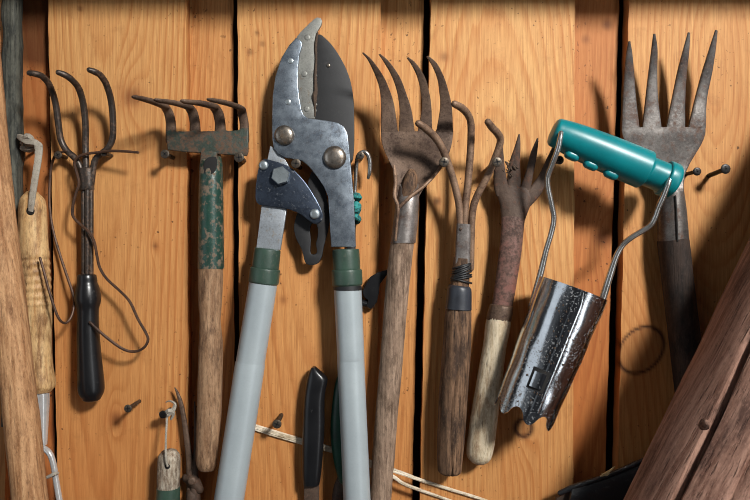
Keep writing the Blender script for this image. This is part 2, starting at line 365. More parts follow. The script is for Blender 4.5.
# px, py, radius, strength of the bend in the grain, darkness, ring only?
KNOTS = [(132, 97, 9, 2.6, .45, 0), (116, 418, 6, 2.2, .4, 0), (75, 330, 4, 1, .2, 0), (607, 238, 10, 2.6, .45, 0), (523.5, 428, 8, 2.5, 1.0, 2),
         (641, 350, 22, 2.6, 1.0, 1), (437, 201, 4, .8, .8, 0), (444, 57, 4.5, .8, .35, 0), (560, 330, 5, 1, .3, 0), (155, 246, 3, 1, .5, 0),
         (262, 44, 3, .3, .45, 0), (257, 33, 2.5, .3, .6, 0), (339, 225, 3, .3, .3, 0), (283, 300, 4, .7, .3, 0), (250, 52, 3.5, .3, .5, 0), (612, 20, 6, .5, .5, 0), (590, 35, 5, .5, .4, 0), (80, 9, 3, .3, .6, 0)]
def build_wall():
    V, F, ring, tone, knot, red = [], [], [], [], [], []
    for bi, (x0, x0b, x1, x1b, rec, cx, h0, sl, wd, tn, rd) in enumerate(BOARDS):
        st = 2.0
        xs = np.linspace(x0, x1, max(6, int((x1-x0)/st)))
        zs = np.concatenate([np.linspace(-300, -20, 20, endpoint=False), np.linspace(-20, 520, 216), np.linspace(520, 1620, 60)[1:]])
        X, Z = np.meshgrid(xs, zs)
        fr = (X - x0) / (x1 - x0); zz = np.clip(Z, -300, 700) / 500
        X = X + zz * ((x0b - x0) * (1 - fr) + (x1b - x1) * fr)
        w1, w2 = sines(bi*3+1, .02, .006), sines(bi*3+2, .05, .012)
        xx = X + 2.2*w1(X, Z) + .9*w2(X, Z)
        hh = h0 + sl*(Z - 250) + 1.6*sines(bi*3+9, 0, .010)(X, Z)
        hh = np.sqrt(hh*hh + 120)
        R = np.sqrt((xx - cx)**2 + hh*hh) / wd
        K = np.zeros_like(X); RD = np.full_like(X, rd)
        for kx, ky, kr, amp, dk, ro in KNOTS:
            if not (min(x0, x0b) - 4 <= kx <= max(x1, x1b) + 4): continue
            q = np.sqrt((X-kx + .25*(Z-ky)*(ro == 1))**2 + ((Z-ky)*.95)**2) / kr
            side = np.sqrt((X-kx)**2 + ((Z-ky)*.35)**2) / kr
            R = R + amp*np.exp(-(side/1.6)**2)
            if ro: K = np.maximum(K, dk*np.exp(-((q-1)/(.085*ro*ro))**2)); K = np.maximum(K, .22*ro*(q < 1))
            else: K = np.maximum(K, dk*np.clip(1.25-q, 0, 1)); RD = np.maximum(RD, .55*np.exp(-(q/1.5)**2)*min(1, kr/6))
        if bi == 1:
            K = np.maximum(K, .75*np.clip((70 - Z + 6*w2(X*3, Z*8))/14, 0, 1))      # cobwebbed grime, with shade painted in, at the top of the left recess
        b = len(V); nx, nz = len(xs), len(zs)
        y = REC if rec else 0.0
        wav = .0006*w1(X*1.5, Z*2)
        for i in range(nz):
            for j in range(nx):
                ex = (.25*math.sin(zs[i]*.07 + bi) + .2*math.sin(zs[i]*.19)) if j in (0, nx-1) else 0
                V.append(((X[i, j] + ex - 375)*PX, y + wav[i, j], H + (250 - zs[i])*PX))
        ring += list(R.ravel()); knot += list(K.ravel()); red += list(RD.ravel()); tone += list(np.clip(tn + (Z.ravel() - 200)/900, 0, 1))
        for i in range(nz-1):
            for j in range(nx-1):
                a = b + i*nx + j; F.append((a, a+nx, a+nx+1, a+1))
        if not rec:                                    # the sawn edges of the front boards
            for j in (0, nx-1):
                e = len(V)
                for i in range(nz):
                    v = V[b + i*nx + j]; V.append((v[0], v[1] + REC + .002, v[2]))
                    ring.append(R[i, j]*1.3); knot.append(.3); red.append(.4); tone.append(.8)
                for i in range(nz-1):
                    q = (b+i*nx+j, b+(i+1)*nx+j, e+i+1, e+i)
                    F.append(q if j else q[::-1])
    b = len(V)                                          # dark backing seen through the gaps
    V += [(-.62, .03, H+.6), (.62, .03, H+.6), (.62, .03, -.02), (-.62, .03, -.02)]; F.append((b, b+3, b+2, b+1))
    ring += [0.]*4; knot += [1.]*4; red += [0.]*4; tone += [1.]*4
    me = bpy.data.meshes.new('wall_back'); me.from_pydata(V, [], F)
    for nm, data in (('ring', ring), ('tone', tone), ('knot', knot), ('red', red)):
        a = me.attributes.new(nm, 'FLOAT', 'POINT'); a.data.foreach_set('value', np.array(data, dtype=np.float32))
    me.materials.append(M['pine'])
    o = bpy.data.objects.new('wall_back', me); COL.objects.link(o); o['kind'] = 'structure'
    # the grey rough batten at the left edge, the beam under the roof above the picture
    st = []
    for i, y in enumerate(np.linspace(-200, 425, 52)):
        st.append((5 + 1.0*math.sin(i*1.7) + random.uniform(-.6, .6), y, 20.5 + random.uniform(-1, 1) + (2.5 if 8 < i % 19 < 11 else 0), y, .003, 16))
    o = ribbon('trim_1', st, 'grey_batten', sub=1, n=16, e=.35); o['kind'] = 'structure'
    V, F = [], []
    box_geo(V, F, Vector((0, -.045, H + .341)), Vector((.62, 0, 0)), Vector((0, .047, 0)), Vector((0, 0, .055)))
    o = link('trim_2', V, F, 'beam', smooth=False); o['kind'] = 'structure'
build_wall()
V, F = [], []; box_geo(V, F, Vector((0, -.6, -.01)), Vector((1.4, 0, 0)), Vector((0, 1.0, 0)), Vector((0, 0, .01)))
o = link('floor', V, F, 'floor_dust', smooth=False); o['kind'] = 'structure'

# ------------------------------------------------------------------ screws and nails
def screw(px, py, label, d=.014, r=4.0, m='screw', wall=0.0, name='screw', group='cross-head screws the tools hang on', lean=(0, 0), flat=False):
    c = P(px, py, d)
    t = thing(name, label, name, c, group)
    V, F = [], []; k = k_(d); n = 20; secs = []
    for f, g in ((.35, -2.6), (.9, -.6), (1, 0), (.96, .5), (.8, .8), (.5, .95), (.15, 1)):
        secs.append([c + Vector((math.cos(2*math.pi*j/n)*r*f*PX*k, -g*PX, math.sin(2*math.pi*j/n)*r*f*PX*k)) for j in range(n)])
    add_loft(V, F, secs); hd = link('head', V, F, m, t, angle=30)
    # shank with its thread, into the board
    V, F = [], []; secs = []; end = c + Vector((lean[0]*PX, d - wall + .004, lean[1]*PX)); N = 26
    for i in range(N+1):
        q = c.lerp(end, i/N); rr = r*.42*PX*(1 + (.16 if i % 2 and name == 'screw' else 0))
        secs.append([q + Vector((math.cos(2*math.pi*j/10)*rr, 0, math.sin(2*math.pi*j/10)*rr)) for j in range(10)])
    add_loft(V, F, secs); link('shank', V, F, m, t)
    if not flat:
        V, F = [], []; a = random.uniform(0, 1.5)
        for q in (a, a + math.pi/2):
            u = Vector((math.cos(q), 0, math.sin(q))); w = Vector((-math.sin(q), 0, math.cos(q)))
            box_geo(V, F, c + Vector((0, -.0008*1, 0)), u*(r*.58*PX), Vector((0, .0003, 0)), w*(r*.13*PX))
        link('cross_recess', V, F, 'slot', hd, smooth=False)
    return t
screw(58, 155, 'screw under the left prong of the black wire cultivator', d=.017)
screw(104, 153, 'screw under the right prong of the black wire cultivator', d=.019, r=3.6)
screw(165, 154, 'screw at the left corner of the hand rake head', d=.025, r=4.5)
screw(239, 157.5, 'screw at the right corner of the hand rake head', d=.025, r=5)
screw(296, 163.5, 'screw between the two jaws of the loppers', d=.031, r=4.8)
screw(360.5, 155.5, 'screw carrying the bent wire hook right of the loppers', d=.024, r=4)
screw(444, 162, 'screw on the left prong of the rusty wire cultivator', d=.0445, r=5)
screw(497, 162, 'screw on the right prong of the rusty wire cultivator', d=.0445, r=5)
screw(559.5, 160, 'screw below the left end of the teal planter grip', d=.027, r=4.4)
screw(128, 408.5, 'lone screw on the bare board below the black cultivator handle', d=.030, r=4, group='bare screws nothing hangs on')
screw(277, 424, 'lone screw just above the pale twine by the left lopper tube', d=.024, r=4.6, lean=(1, 3), group='bare screws nothing hangs on')
screw(697, 171.5, 'black screw just right of the teal grip flange, below the broad fork', d=.022, r=4.2, m='black_screw', group='black screws at the right')
screw(725.5, 169, 'black screw alone on the board at far right, casting a long shadow', d=.026, r=5, m='black_screw', group='black screws at the right', lean=(-3, -4))

# ------------------------------------------------------------------ the logs at either side
def log_right():
    t = thing('log', 'thick weathered log with a long crack leaning across the lower right corner', 'log', P(760, 480, .12))
    # centre line parallel to the visible upper edge, which runs (750,245) to (630,500)
    path = []
    for s in (-1.3, -.6, -.1, .3, .7, 1.0, 1.35, 2.0, 2.8, 4.4, 6.0):
        ex, ey = 758 - 123*s, 245 + 255*s
        d = .092 + .022*max(-1, min(s, 1.6)); r = 84
        path.append((ex + .904*r, ey + .426*r, d, r))
    def groove(th, c):
        # th = 0 points along T x (0,-1,0); the viewer's side is at b
        g = 1.0
        for at_, dep, wid in ((GA + .05*noise.noise(c*9), .20, .028), (GA - 1.15 + .05*noise.noise(c*7 + Vector((3, 0, 0))), .05, .03), (GA - .5 + .06*noise.noise(c*6), .04, .03)):
            q = (th - at_ + math.pi) % (2*math.pi) - math.pi
            g -= dep*math.exp(-(q/wid)**2)
        return g
    tr = tube('trunk', path, 'log', t, n=200, sub=9, jit=.012, seed=4, groove=groove, ends=(0, 0))
    V, F = [], []
    secs = sweep_secs([(703, 426, .185, 4.5), (705, 424, .190, 5), (706.5, 423, .1935, 3)], n=14, sub=3, jit=.2, ends=(0, 1))
    add_loft(V, F, secs); link('knot', V, F, 'log_knot', tr)
GA = -.52
log_right()
def pole_left():
    path = [(-38, -110, .03, 14.5), (-16, 60, .04, 15), (-3, 200, .05, 15.5), (8.5, 300, .058, 15.8), (19.5, 400, .064, 16.2), (30, 500, .07, 16.5), (50, 700, .08, 17), (72, 900, .085, 17), (60, 1400, .095, 17), (5, 1878, .1, 17)]
    V, F = [], []; add_loft(V, F, sweep_secs(path, n=48, sub=12, jit=.07, seed=2, ends=(0, 0)))
    solo('pole', 'thin pale peeled wooden pole leaning at the left edge', 'pole', V, F, 'pole')
pole_left()

# ------------------------------------------------------------------ hanging tool with pale turned handle (far left)
t = thing('hand_weeder', 'pale turned wooden handle hung by a grey strap behind the peeled pole, plated shank down', 'weeder', P(32, 190, .02))
hp = [(32, 193, 6), (32, 198, 10.5), (32.5, 206, 12.6), (33, 225, 13.2), (34, 248, 13.6)]
for i in range(7):
    hp += [(34.6 + i*.45, 256 + i*8, 13.9), (34.8 + i*.45, 260 + i*8, 12.9)]
hp += [(38.5, 322, 12.5), (39, 340, 11.6), (40, 360, 11.6), (40.7, 374, 12.6), (41, 381, 13.4), (41.3, 387, 13), (41.5, 391.5, 9.5)]
hd = tube('handle', [(x, y, .018, r) for x, y, r in hp], 'pale_handle', t, n=30, sub=4, jit=.03, ends=(.4, .2))
dome('hanging_hole', 30.5, 211, .0300, 4.2, 1.2, 'slot', hd)
sp = ribbon('strap', [(25, 142, 33, 139, .020, 3), (33, 142, 42, 144, .022, 3), (35, 155, 42, 156, .025, 3), (31.5, 180, 38, 181, .031, 2.6), (28.5, 203, 34.5, 204, .0325, 2.6), (28.5, 211, 33, 212, .031, 2.4)], 'strap', t, sub=5)
V, F = [], []
for pth in ([(20, 137, .014, 3.2), (24, 139, .019, 4.2), (29, 142, .02, 4.6), (35, 143, .021, 4)], [(22, 143, .018, 2), (27, 136, .023, 3), (31, 140, .02, 3.6), (28, 147, .016, 2.4)], [(23, 148, .012, 3), (30, 149, .014, 3.6), (36, 147, .016, 2.6)]):
    add_loft(V, F, sweep_secs(pth, n=12, sub=4, jit=.3))
link('strap_knot', V, F, 'strap', sp)
tube('shank', [(41.5, 390, .018, 7.4), (42, 400, .018, 7.2), (42.3, 430, .018, 5.4), (42.6, 444, .018, 4.4)], 'clean_steel', t, n=18, sub=4, ends=(0, .5))
tube('bent_rod', [(40, 448, .018, 2.8), (45, 449, .019, 3), (50.5, 455, .02, 3), (54, 467, .02, 3), (56, 480, .02, 3), (60, 503, .02, 3), (65, 530, .02, 3)], 'clean_steel', t, n=12, sub=5)
tube('string', [(43, 478, .024, 1.2), (48, 477, .025, 1.6), (54, 474, .026, 1.8), (58, 473, .021, 1.2)], 'strap', t, n=8)
screw(25.5, 146, 'nail in the recess holding the grey strap of the pale handle', d=.010, r=4, wall=-REC, m='black_screw', name='nail', group='nails behind hanging loops', flat=True)

# ------------------------------------------------------------------ three-prong cultivator with the black handle
t = thing('hand_cultivator', 'three-prong wire hand cultivator with a black plastic handle, brown wire looped round it', 'cultivator', P(86, 160, .014))
def tine(pts, m, par, r, **kw): return tube('tine', [(x, y, d, r*f) for x, y, d, f in pts], m, par, n=12, **kw)
tine([(29.5, 73, .050, .85), (36, 74, .048, 1), (43, 77, .042, 1), (50, 86, .032, 1), (55.5, 103, .022, 1), (58.5, 125, .017, 1), (61, 140, .0145, 1), (67, 151, .014, 1), (75, 158, .014, 1), (80.5, 168, .014, 1), (83, 185, .014, .9)], 'dark_steel', t, 3.2)
tine([(58.5, 72.5, .052, .85), (65, 75, .049, 1), (72, 80, .043, 1), (79, 89, .032, 1), (83.5, 105, .022, 1), (85.5, 125, .017, 1), (85.5, 145, .014, 1), (86, 165, .0145, 1), (87, 185, .014, .9)], 'dark_steel', t, 3.2)
tine([(89.5, 70, .050, .85), (95, 72, .047, 1), (101, 76, .041, 1), (107, 86, .032, 1), (111.5, 103, .022, 1), (113, 122, .017, 1), (112.5, 138, .0145, 1), (108, 148, .014, 1), (101, 154, .014, 1), (94.5, 162, .014, 1), (91.5, 185, .014, .9)], 'dark_steel', t, 3.2)
V, F = [], []; add_loft(V, F, sweep_secs([(86.2, 168.5, .0145, 7.6), (86.8, 190, .0145, 7.4)], n=24, sub=4, flat=.75, ends=(.15, .15)))
link('collar', V, F, 'dark_steel', t)
for x0, x1, d in ((83.5, 84, .015), (87.5, 87.3, .017), (91, 91, .015)):
    tube('rod', [(x0, 188, d, 2.6), ((x0+x1)/2, 230, d, 2.5), (x1, 280, d, 2.5)], 'dark_steel', t, n=10, sub=3)
hp = [(87, 275, 8.6), (87, 278, 9.3), (87.2, 283, 9.6), (87.5, 288, 11), (87.8, 296, 12.2), (88, 302, 12), (88, 309, 10.4), (88, 318, 10.1), (88.3, 335, 10.7), (89, 352, 11.2), (90.2, 372, 12.2), (91, 386, 12.7), (91.5, 393, 11.8), (91.8, 398, 9)]
tube('handle', [(x, y, .0165, r) for x, y, r in hp], 'black_plastic', t, n=28, sub=5, ends=(.15, .45))
tube('wire', [(138, 152.5, .028, 1.3), (125, 151.3, .026, 1.4), (110, 151, .023, 1.4), (97, 152.5, .021, 1.4), (86, 154, .021, 1.4), (78, 157, .021, 1.4), (74.5, 163, .020, 1.4), (76.5, 172, .020, 1.4), (79, 183, .021, 1.4), (76, 193, .021, 1.4), (73, 205, .021, 1.4), (73, 216, .021, 1.4), (80, 224, .022, 1.4), (88, 231, .024, 1.4), (94, 241, .023, 1.4), (97, 256, .021, 1.4), (100, 268, .019, 1.4), (107, 279, .019, 1.4), (120, 291, .020, 1.4), (130, 302, .022, 1.4), (138, 319, .022, 1.4), (146, 333, .022, 1.4), (148, 340, .022, 1.4), (144, 347.5, .022, 1.4), (135, 351.5, .022, 1.4), (123, 349, .024, 1.4), (106, 337, .027, 1.4), (90, 322.5, .0275, 1.4)], 'wire', t, n=8, sub=6)
tube('wire', [(66, 151, .019, 1.3), (57, 154, .014, 1.3), (52, 163, .008, 1.3), (50, 178, .006, 1.3), (49.5, 205, .006, 1.3), (53, 230, .006, 1.3), (60, 255, .008, 1.3), (67, 276, .012, 1.3), (73, 294, .016, 1.3), (74, 305, .018, 1.3), (71, 317, .022, 1.3), (65, 323, .028, 1.3), (58, 317, .034, 1.3), (50, 294, .036, 1.3), (44, 272, .036, 1.3), (40, 258, .0345, 1.3)], 'wire', t, n=8, sub=6)

# ------------------------------------------------------------------ hand rake
t = thing('hand_rake', 'short rake with four forward teeth, chipped green socket and brown wooden handle', 'rake', P(208, 150, .018))
head = [(168, 150), (166.5, 132), (172, 129), (176, 131.5), (190, 131.5), (196, 129), (201, 131.5), (217, 131), (223, 128.5), (228, 131), (238, 130.5), (243, 128), (248.5, 128), (248.5, 152), (247, 156), (224, 154.5), (200, 153), (184, 152)]
plate('head', head, .020, 3.2, 'green_rust', t, bevel=.8)
for rx, w, bx, by, tx, ty in ((171, 5.0, 163, 104.5, 134, 97), (195, 5.1, 187.5, 105.5, 156, 100), (220.5, 5.2, 212.5, 105, 182.5, 101), (244.3, 4.4, 240, 106.5, 209, 99.5)):
    tube('tooth', [(rx, 140, .0150, w + .6), (rx, 131, .0182, w + .3), (rx - .2, 123, .0205, w), (rx - 2.2, 113.5, .025, w), (bx + (rx-bx)*.35, by + 3.5, .030, w*.95), (bx, by + 1, .037, w*.9), (bx + (tx-bx)*.45, by + (ty-by)*.5, .049, 4.1), (tx + 3, ty + .6, .062, 3.3), (tx, ty, .064, 2.5)], 'rust', t, n=16, sub=5, flat=.62, jit=.12, seed=rx)
# socket: tang folded into a tube, slanted mouth
V, F = [], []; secs = []; n = 28
def tube_rows(rows, n=28, open_=None):
    V, F = [], []; secs = []
    for (cx, cy, d, r, slant) in rows:
        s = []
        for j in range(n):
            th = 2*math.pi*j/n; c = P(cx, cy, d); k = k_(d)
            s.append(c + Vector((math.cos(th)*r*PX*k, math.sin(th)*r*PX*k, slant*(1 + math.sin(th)*1.0)*PX*-.5)))
        secs.append(s)
    add_loft(V, F, secs); return V, F
V, F = tube_rows([(211, 163, .018, 9.5, -14), (211, 170, .018, 11.3, -10), (211, 190, .018, 12, 0), (211, 240, .018, 12.6, 0), (211, 268.5, .018, 13, 0)])
link('socket', V, F, 'green_paint', t)
ribbon('neck', [(201, 151, 217, 152, .0205, 3), (200.5, 158, 218, 159, .022, 3.2), (200, 166, 220, 166, .023, 3), (200.5, 176, 212, 173, .025, 3)], 'green_rust', t, sub=4)
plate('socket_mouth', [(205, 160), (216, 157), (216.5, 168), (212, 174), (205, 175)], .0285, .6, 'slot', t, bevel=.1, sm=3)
hp = [(210.5, 266, 12.4), (210.3, 285, 12.2), (210, 305, 11.3), (210, 320, 10.2), (210.4, 333, 11.0), (210.8, 350, 11.8), (210, 390, 12), (208.8, 430, 11.9), (207.8, 455, 11.7), (207.4, 464, 10.8), (207.3, 468, 9)]
tube('handle', [(x, y, .018, r) for x, y, r in hp], 'brown_handle', t, n=28, sub=5, jit=.035, seed=6, ends=(0, .35))

# ------------------------------------------------------------------ loppers
t = thing('loppers', 'long-handled anvil loppers with grey tube handles, green collars and black blade', 'loppers', P(300, 160, .02))
bl = plate('blade', [(305, 100), (312, 50), (318, 34.7), (328, 41), (337.5, 53), (346.6, 70), (352, 88), (354, 108), (354, 150), (349, 165), (325, 172), (312, 160), (305, 130)], .0125, 3, 'blade', t, bevel=.7, sm=4, label='black coated blade')
dome('rivet', 328.5, 65.5, .0140, 2, 1, 'rivet', bl)
ins = [(297, 37.5), (300.5, 33), (305, 28.5), (310, 23.5), (314.5, 19.5), (317.5, 18), (320.8, 18.6), (322.3, 21.5), (321.3, 26), (318, 31), (316, 35)]
yy = 38
i = 0
while yy < 116:
    ins.append((315.8 + (1.3 if i % 2 else -.5) + random.uniform(-.4, .4), yy)); yy += 2.9; i += 1
ins += [(315, 119), (305, 119), (299, 112), (296, 96), (295, 72), (298, 52), (300, 45)]
an = plate('anvil', ins, .0185, 4, 'insert', t, bevel=.4, label='light grey anvil insert with a toothed edge')
jaw = [(296.7, 37.8), (301.5, 41.5), (302.6, 45.5), (299.8, 55), (298, 70), (298.2, 84), (299.5, 98), (301.7, 110), (304, 115.5), (308, 118.5), (315, 119.3), (328, 121), (338, 123), (344, 127), (347.5, 133), (349, 145), (351.5, 172), (354, 200), (356, 247), (331.3, 247), (329.5, 218), (328.2, 197), (324, 187), (317, 176.5), (309, 166.5), (302, 161), (294, 159.3), (285, 157.8), (278.5, 154.5), (274, 148.5), (272.6, 140), (272.2, 120), (272.8, 96), (275.5, 77), (281.5, 58.5), (289, 46)]
tube('dirty_edge', [(317.5, 33, .0205, 1), (315.6, 45, .0205, 1.5), (316, 60, .0207, 1.2), (315.2, 75, .0207, 1.7), (315.6, 90, .0208, 2.1), (314.4, 97, .0208, 2.6), (315, 108, .0206, 1.2), (315, 116, .0206, .8)], 'soil', an, n=9, sub=6, jit=.6)
jw = plate('jaw_plate', jaw, .0225, 4, 'plate', t, bevel=.9, label='mottled silver jaw plate')
for x, y in ((290.7, 61), (288, 102)): dome('rivet', x, y, .0242, 3, 1.0, 'zinc', jw)
for x, y in ((307.5, 37.5), (304.5, 74), (306.8, 109)): dome('rivet', x, y, .0204, 3, .8, 'insert', an)
dome('pivot', 284.5, 135.5, .0243, 10.2, 5, 'rivet', jw); dome('pivot', 334.8, 157.5, .0243, 11.6, 5.5, 'rivet', jw)
plate('lever', [(318, 165), (326, 192), (329.5, 222), (324, 246), (321.5, 258), (316, 264.5), (306, 263.5), (302, 250), (296, 238), (294, 226), (298, 212), (306, 196), (309, 178)], .0145, 3, 'blade', t, bevel=.6, holes=[[(311.5, 224), (316, 224), (318, 230), (317.5, 238), (316, 244), (317, 252), (313.5, 254.5), (310.5, 252), (311, 240), (310, 231)]], sm=3)
plate('link', [(270.5, 146), (281, 152), (290, 168), (287, 212), (262, 210), (264, 180), (268, 158)], .0205, 3, 'arm', t, bevel=.5)
lp = plate('link_plate', [(259.5, 165), (261, 161), (264.5, 158.8), (270, 160), (279, 162.5), (287, 165.5), (294, 170), (300, 176), (306, 183), (312, 192), (317, 200.5), (321, 208), (323.3, 215), (322.5, 220), (319, 223.5), (314, 224), (308, 220), (302, 215.2), (296, 212), (289, 209.5), (281, 207.8), (270, 206.5), (260, 205.2), (256.8, 202.5), (255.6, 198), (255.8, 187), (257.5, 175)], .0262, 3.4, 'plate_dark', t, bevel=.8, label='dark blued link plate')
dome('bolt', 263.6, 165.3, .0278, 4.8, 2.6, 'zinc', lp); dome('bolt', 314.8, 214, .0278, 5.2, 2.6, 'zinc', lp)
dome('bolt', 281, 176, .0278, 9.6, 6, 'zinc', lp, hexa=True, label='hexagonal bolt head')
plate('arm', [(262.3, 203), (287.5, 205), (284, 228), (280.5, 250), (256.5, 249)], .0225, 5, 'arm', t, bevel=.7)
def frustum(name, x0, y0, r0, x1, y1, r1, d, m, par, **kw):
    return tube(name, [(x0, y0, d, r0), ((x0+x1)/2, (y0+y1)/2, d, (r0+r1)/2), (x1, y1, d, r1)], m, par, n=32, sub=4, ends=(.12, .12), **kw)
def collar(x0, y0, x1, y1, r):
    f = lambda s: (x0 + (x1-x0)*s, y0 + (y1-y0)*s)
    pr = [(0, r*.9), (.06, r*.96), (.5, r*.98), (.55, r*.98), (.56, r*1.06), (.62, r*1.09), (.93, r*1.09), (.97, r*1.06), (1, r*1.0)]
    tube('collar', [(*f(s), .0225, q) for s, q in pr], 'collar', t, n=32, sub=3, ends=(.05, 0))
collar(267.6, 249, 263.4, 284, 13.8); collar(345.8, 249.5, 347.4, 286, 14)
tube('handle_tube', [(263.6, 281, .0225, 14), (257, 322, .0225, 14.2), (250, 364.5, .0225, 14.3), (249.7, 367, .0225, 14.8), (240, 430, .028, 14.8), (229, 500, .033, 14.8), (213, 600, .037, 15)], 'tube', t, n=36, sub=5, ends=(0, .2))
ht = tube('handle_tube', [(347.4, 284, .0225, 13.9), (350.5, 350, .0225, 13.6), (351, 366, .0225, 13.6), (353.4, 420, .028, 13.5), (357, 500, .034, 13.6), (361.5, 600, .039, 13.8)], 'tube', t, n=36, sub=5, ends=(0, .2))
V, F = tube_rows([(347.4, 285.5, .0225, 14.25, 0), (347.7, 290, .0225, 14.2, 0)], 32); link('black_band', V, F, 'blade', ht)

# ------------------------------------------------------------------ pruner mostly hidden behind the right lopper handle
t = thing('pruning_saw', 'narrow tool hidden behind right lopper handle: wire hook, teal binding, black catch, green grip', 'pruning tool', P(361, 160, .006))
tube('wire_hook', [(352, 215, .006, 2), (355, 190, .006, 2), (356.5, 165, .010, 2.1), (358.5, 155.5, .016, 2.2), (363.5, 151.8, .020, 2.2), (368, 155, .020, 2.2), (370, 163, .018, 2.2), (369.5, 172, .016, 2), (368.3, 178, .014, 1.5)], 'chrome_rod', t, n=12, sub=5)
V, F = [], []
for q in range(4):
    y = 197 + q*6.5 + (q % 2)*2
    add_loft(V, F, sweep_secs([(351, y-2, .009, 2), (356, y-1, .012, 3.2), (359.5 - .5*(q % 2), y + 2*math.sin(q*2.4), .010, 2.6 - .2*q), (357, y+4, .005, 2)], n=12, sub=4, jit=.4, seed=q*3))
link('binding', V, F, 'teal_string', t)
tube('stem', [(352, 215, .0045, 4), (351, 260, .0045, 4.4), (350, 320, .0045, 4.6), (346, 380, .0045, 5)], 'blade', t, n=14, sub=4, flat=.4)
V, F = plate_geo([(392.5, 265.5), (386, 270), (378, 272), (370, 277), (365.5, 284), (362, 291), (364, 297), (368, 300), (366, 306), (371, 309), (377, 302), (379, 293), (380, 284), (386, 276), (392, 270)], .0065, 6, .9)
link('catch', V, F, 'black_plastic', t, label='black plastic catch')
tube('catch_arm', [(350, 300, .004, 3.4), (362, 303, .004, 4), (371, 305, .0055, 4)], 'black_plastic', t, n=12, sub=3)
tube('grip', [(347, 370, .0066, 6), (343, 385, .0066, 8), (341.5, 410, .0066, 10), (341, 435, .0066, 10.5), (343, 460, .0066, 9.5), (345, 478, .0066, 7)], 'green_metal', t, n=18, sub=5, flat=.45, label='dark green grip')
tube('tip', [(344, 474, .003, 5), (340, 490, .003, 7), (338, 510, .003, 6), (340, 535, .003, 3)], 'rust_dark', t, n=12, sub=4, flat=.5)

# ------------------------------------------------------------------ claw fork with grey wooden handle (middle)
t = thing('hand_fork', 'broad rusty four-tine claw fork with bare steel socket on a long grey wooden handle', 'fork', P(405, 190, .02))
T4 = [
 [(362, 53, 363.5, 52.5), (368, 60.5, 372, 60), (374.5, 74, 382.5, 74.5), (379, 87, 388.5, 87), (381, 103, 394, 104), (381, 132, 398, 132)],
 [(378.6, 54.5, 380.5, 54), (384, 62.5, 389, 61.5), (392, 77, 399.5, 76.5), (397, 92, 406, 92.5), (399.5, 110, 411.5, 110), (398.5, 132, 414.8, 132)],
 [(406.5, 58, 408.5, 57.3), (411.5, 65, 416.5, 64), (417.5, 78, 425, 77.5), (420.5, 92, 429.2, 92), (421.8, 108, 431.5, 108), (417.5, 132, 432.2, 132)],
 [(426, 56.5, 428.5, 56), (431.5, 65, 437, 63.5), (437, 78, 444, 77), (439.2, 92, 448.8, 92), (440, 108, 452, 108), (436, 132, 453.2, 132)]]
for q in T4:
    ds = [.056, .051, .043, .036, .030, .0246]
    ribbon('tine', [(a, b, c, e, d, th) for (a, b, c, e), d, th in zip(q, ds, [1.5, 2.4, 3.2, 3.6, 3.6, 3.2])], 'rust', t, sub=5, n=14, bow=0, e=.3)
ribbon('head', [(381, 131.5, 453.3, 131.5, .0246, 3.2, 0), (381.5, 141, 452.3, 141, .0243, 3.2, -.8), (384, 150, 449.5, 152, .0238, 3.2, -2.4), (388.5, 160, 444, 163, .0228, 3.4, -3), (393, 170, 436, 174, .022, 3.6, -3.4), (395.5, 181, 427, 184, .0215, 3.8, -3.5), (396, 192, 421, 193, .021, 4, -3.5), (396, 204, 417.5, 200, .021, 4.4, -3.5)], 'rust', t, sub=6, n=36, bow=-3.5, e=.3)
for name, pth in (('flange', [(394, 166, .022, 1.6), (395.5, 182, .025, 2), (394.5, 196, .029, 2), (398, 207, .032, 1.8), (397, 222, .0315, 1.4), (395.5, 240, .0305, 1.2)]),
                  ('flange', [(446, 158, .023, 1.3), (437, 172, .026, 1.6), (425, 185, .029, 1.8), (411, 196, .032, 1.9), (399.5, 207, .032, 1.6)])):
    tube(name, pth, 'rust_light', t, n=10, sub=5)
V, F = tube_rows([(409, 192, .0195, 9.5, -18), (407.5, 203, .0195, 11.3, -6), (406, 218, .0195, 12.2, 0), (403, 243, .0195, 12.6, 0)], 30)
link('socket', V, F, 'socket_steel', t, label='bare grey steel socket')
tube('handle_end', [(411.5, 171, .020, 4), (411, 177, .021, 6.8), (409.5, 186, .022, 7.8), (407, 197, .0225, 7.2), (404.5, 205, .022, 5)], 'split_handle', t, n=18, sub=4, jit=.06, ends=(.5, .5), label='rounded brown end of the handle in the socket mouth')
hp = [(402.5, 241, 11.6), (400, 262, 11.5), (395, 318, 11.4), (388, 400, 11.2), (383, 460, 11.1), (380, 500, 11.2), (373, 590, 11.5)]
tube('handle', [(x, y, .0195 - .0065*max(0, min(1, (y-243)/257)), r) for x, y, r in hp], 'grey_handle', t, n=36, sub=10, jit=.08, seed=9, ends=(0, .3))

# ------------------------------------------------------------------ rusty wire cultivator with split brown handle
t = thing('hand_cultivator', 'rusty three-prong wire cultivator with black tape round a split dark brown handle', 'cultivator', P(464, 220, .024))
tine([(418.5, 123.5, .058, .95), (425, 128, .054, 1.05), (433, 135, .048, 1.05), (441, 146, .042, 1), (448, 163, .036, 1), (455, 186, .030, 1), (459, 205, .027, 1), (460.5, 226, .024, .95)], 'rust_light', t, 3.7)
tine([(454.5, 104, .056, .95), (461, 107.5, .050, 1.05), (467.5, 114, .043, 1), (471, 125, .036, 1), (470.5, 150, .031, 1), (468, 182, .028, 1), (465.5, 205, .026, 1), (464.5, 226, .024, .95)], 'rust_light', t, 3.7)
tine([(488, 122, .056, .95), (492, 127.5, .051, 1.05), (498, 134, .044, 1.05), (500.3, 141.5, .038, 1), (495.5, 157, .034, 1), (487, 177, .030, 1), (477, 196, .026, 1), (472.5, 212, .024, 1), (471.3, 240, .022, .95), (471, 268, .02, .9)], 'rust_light', t, 3.7)
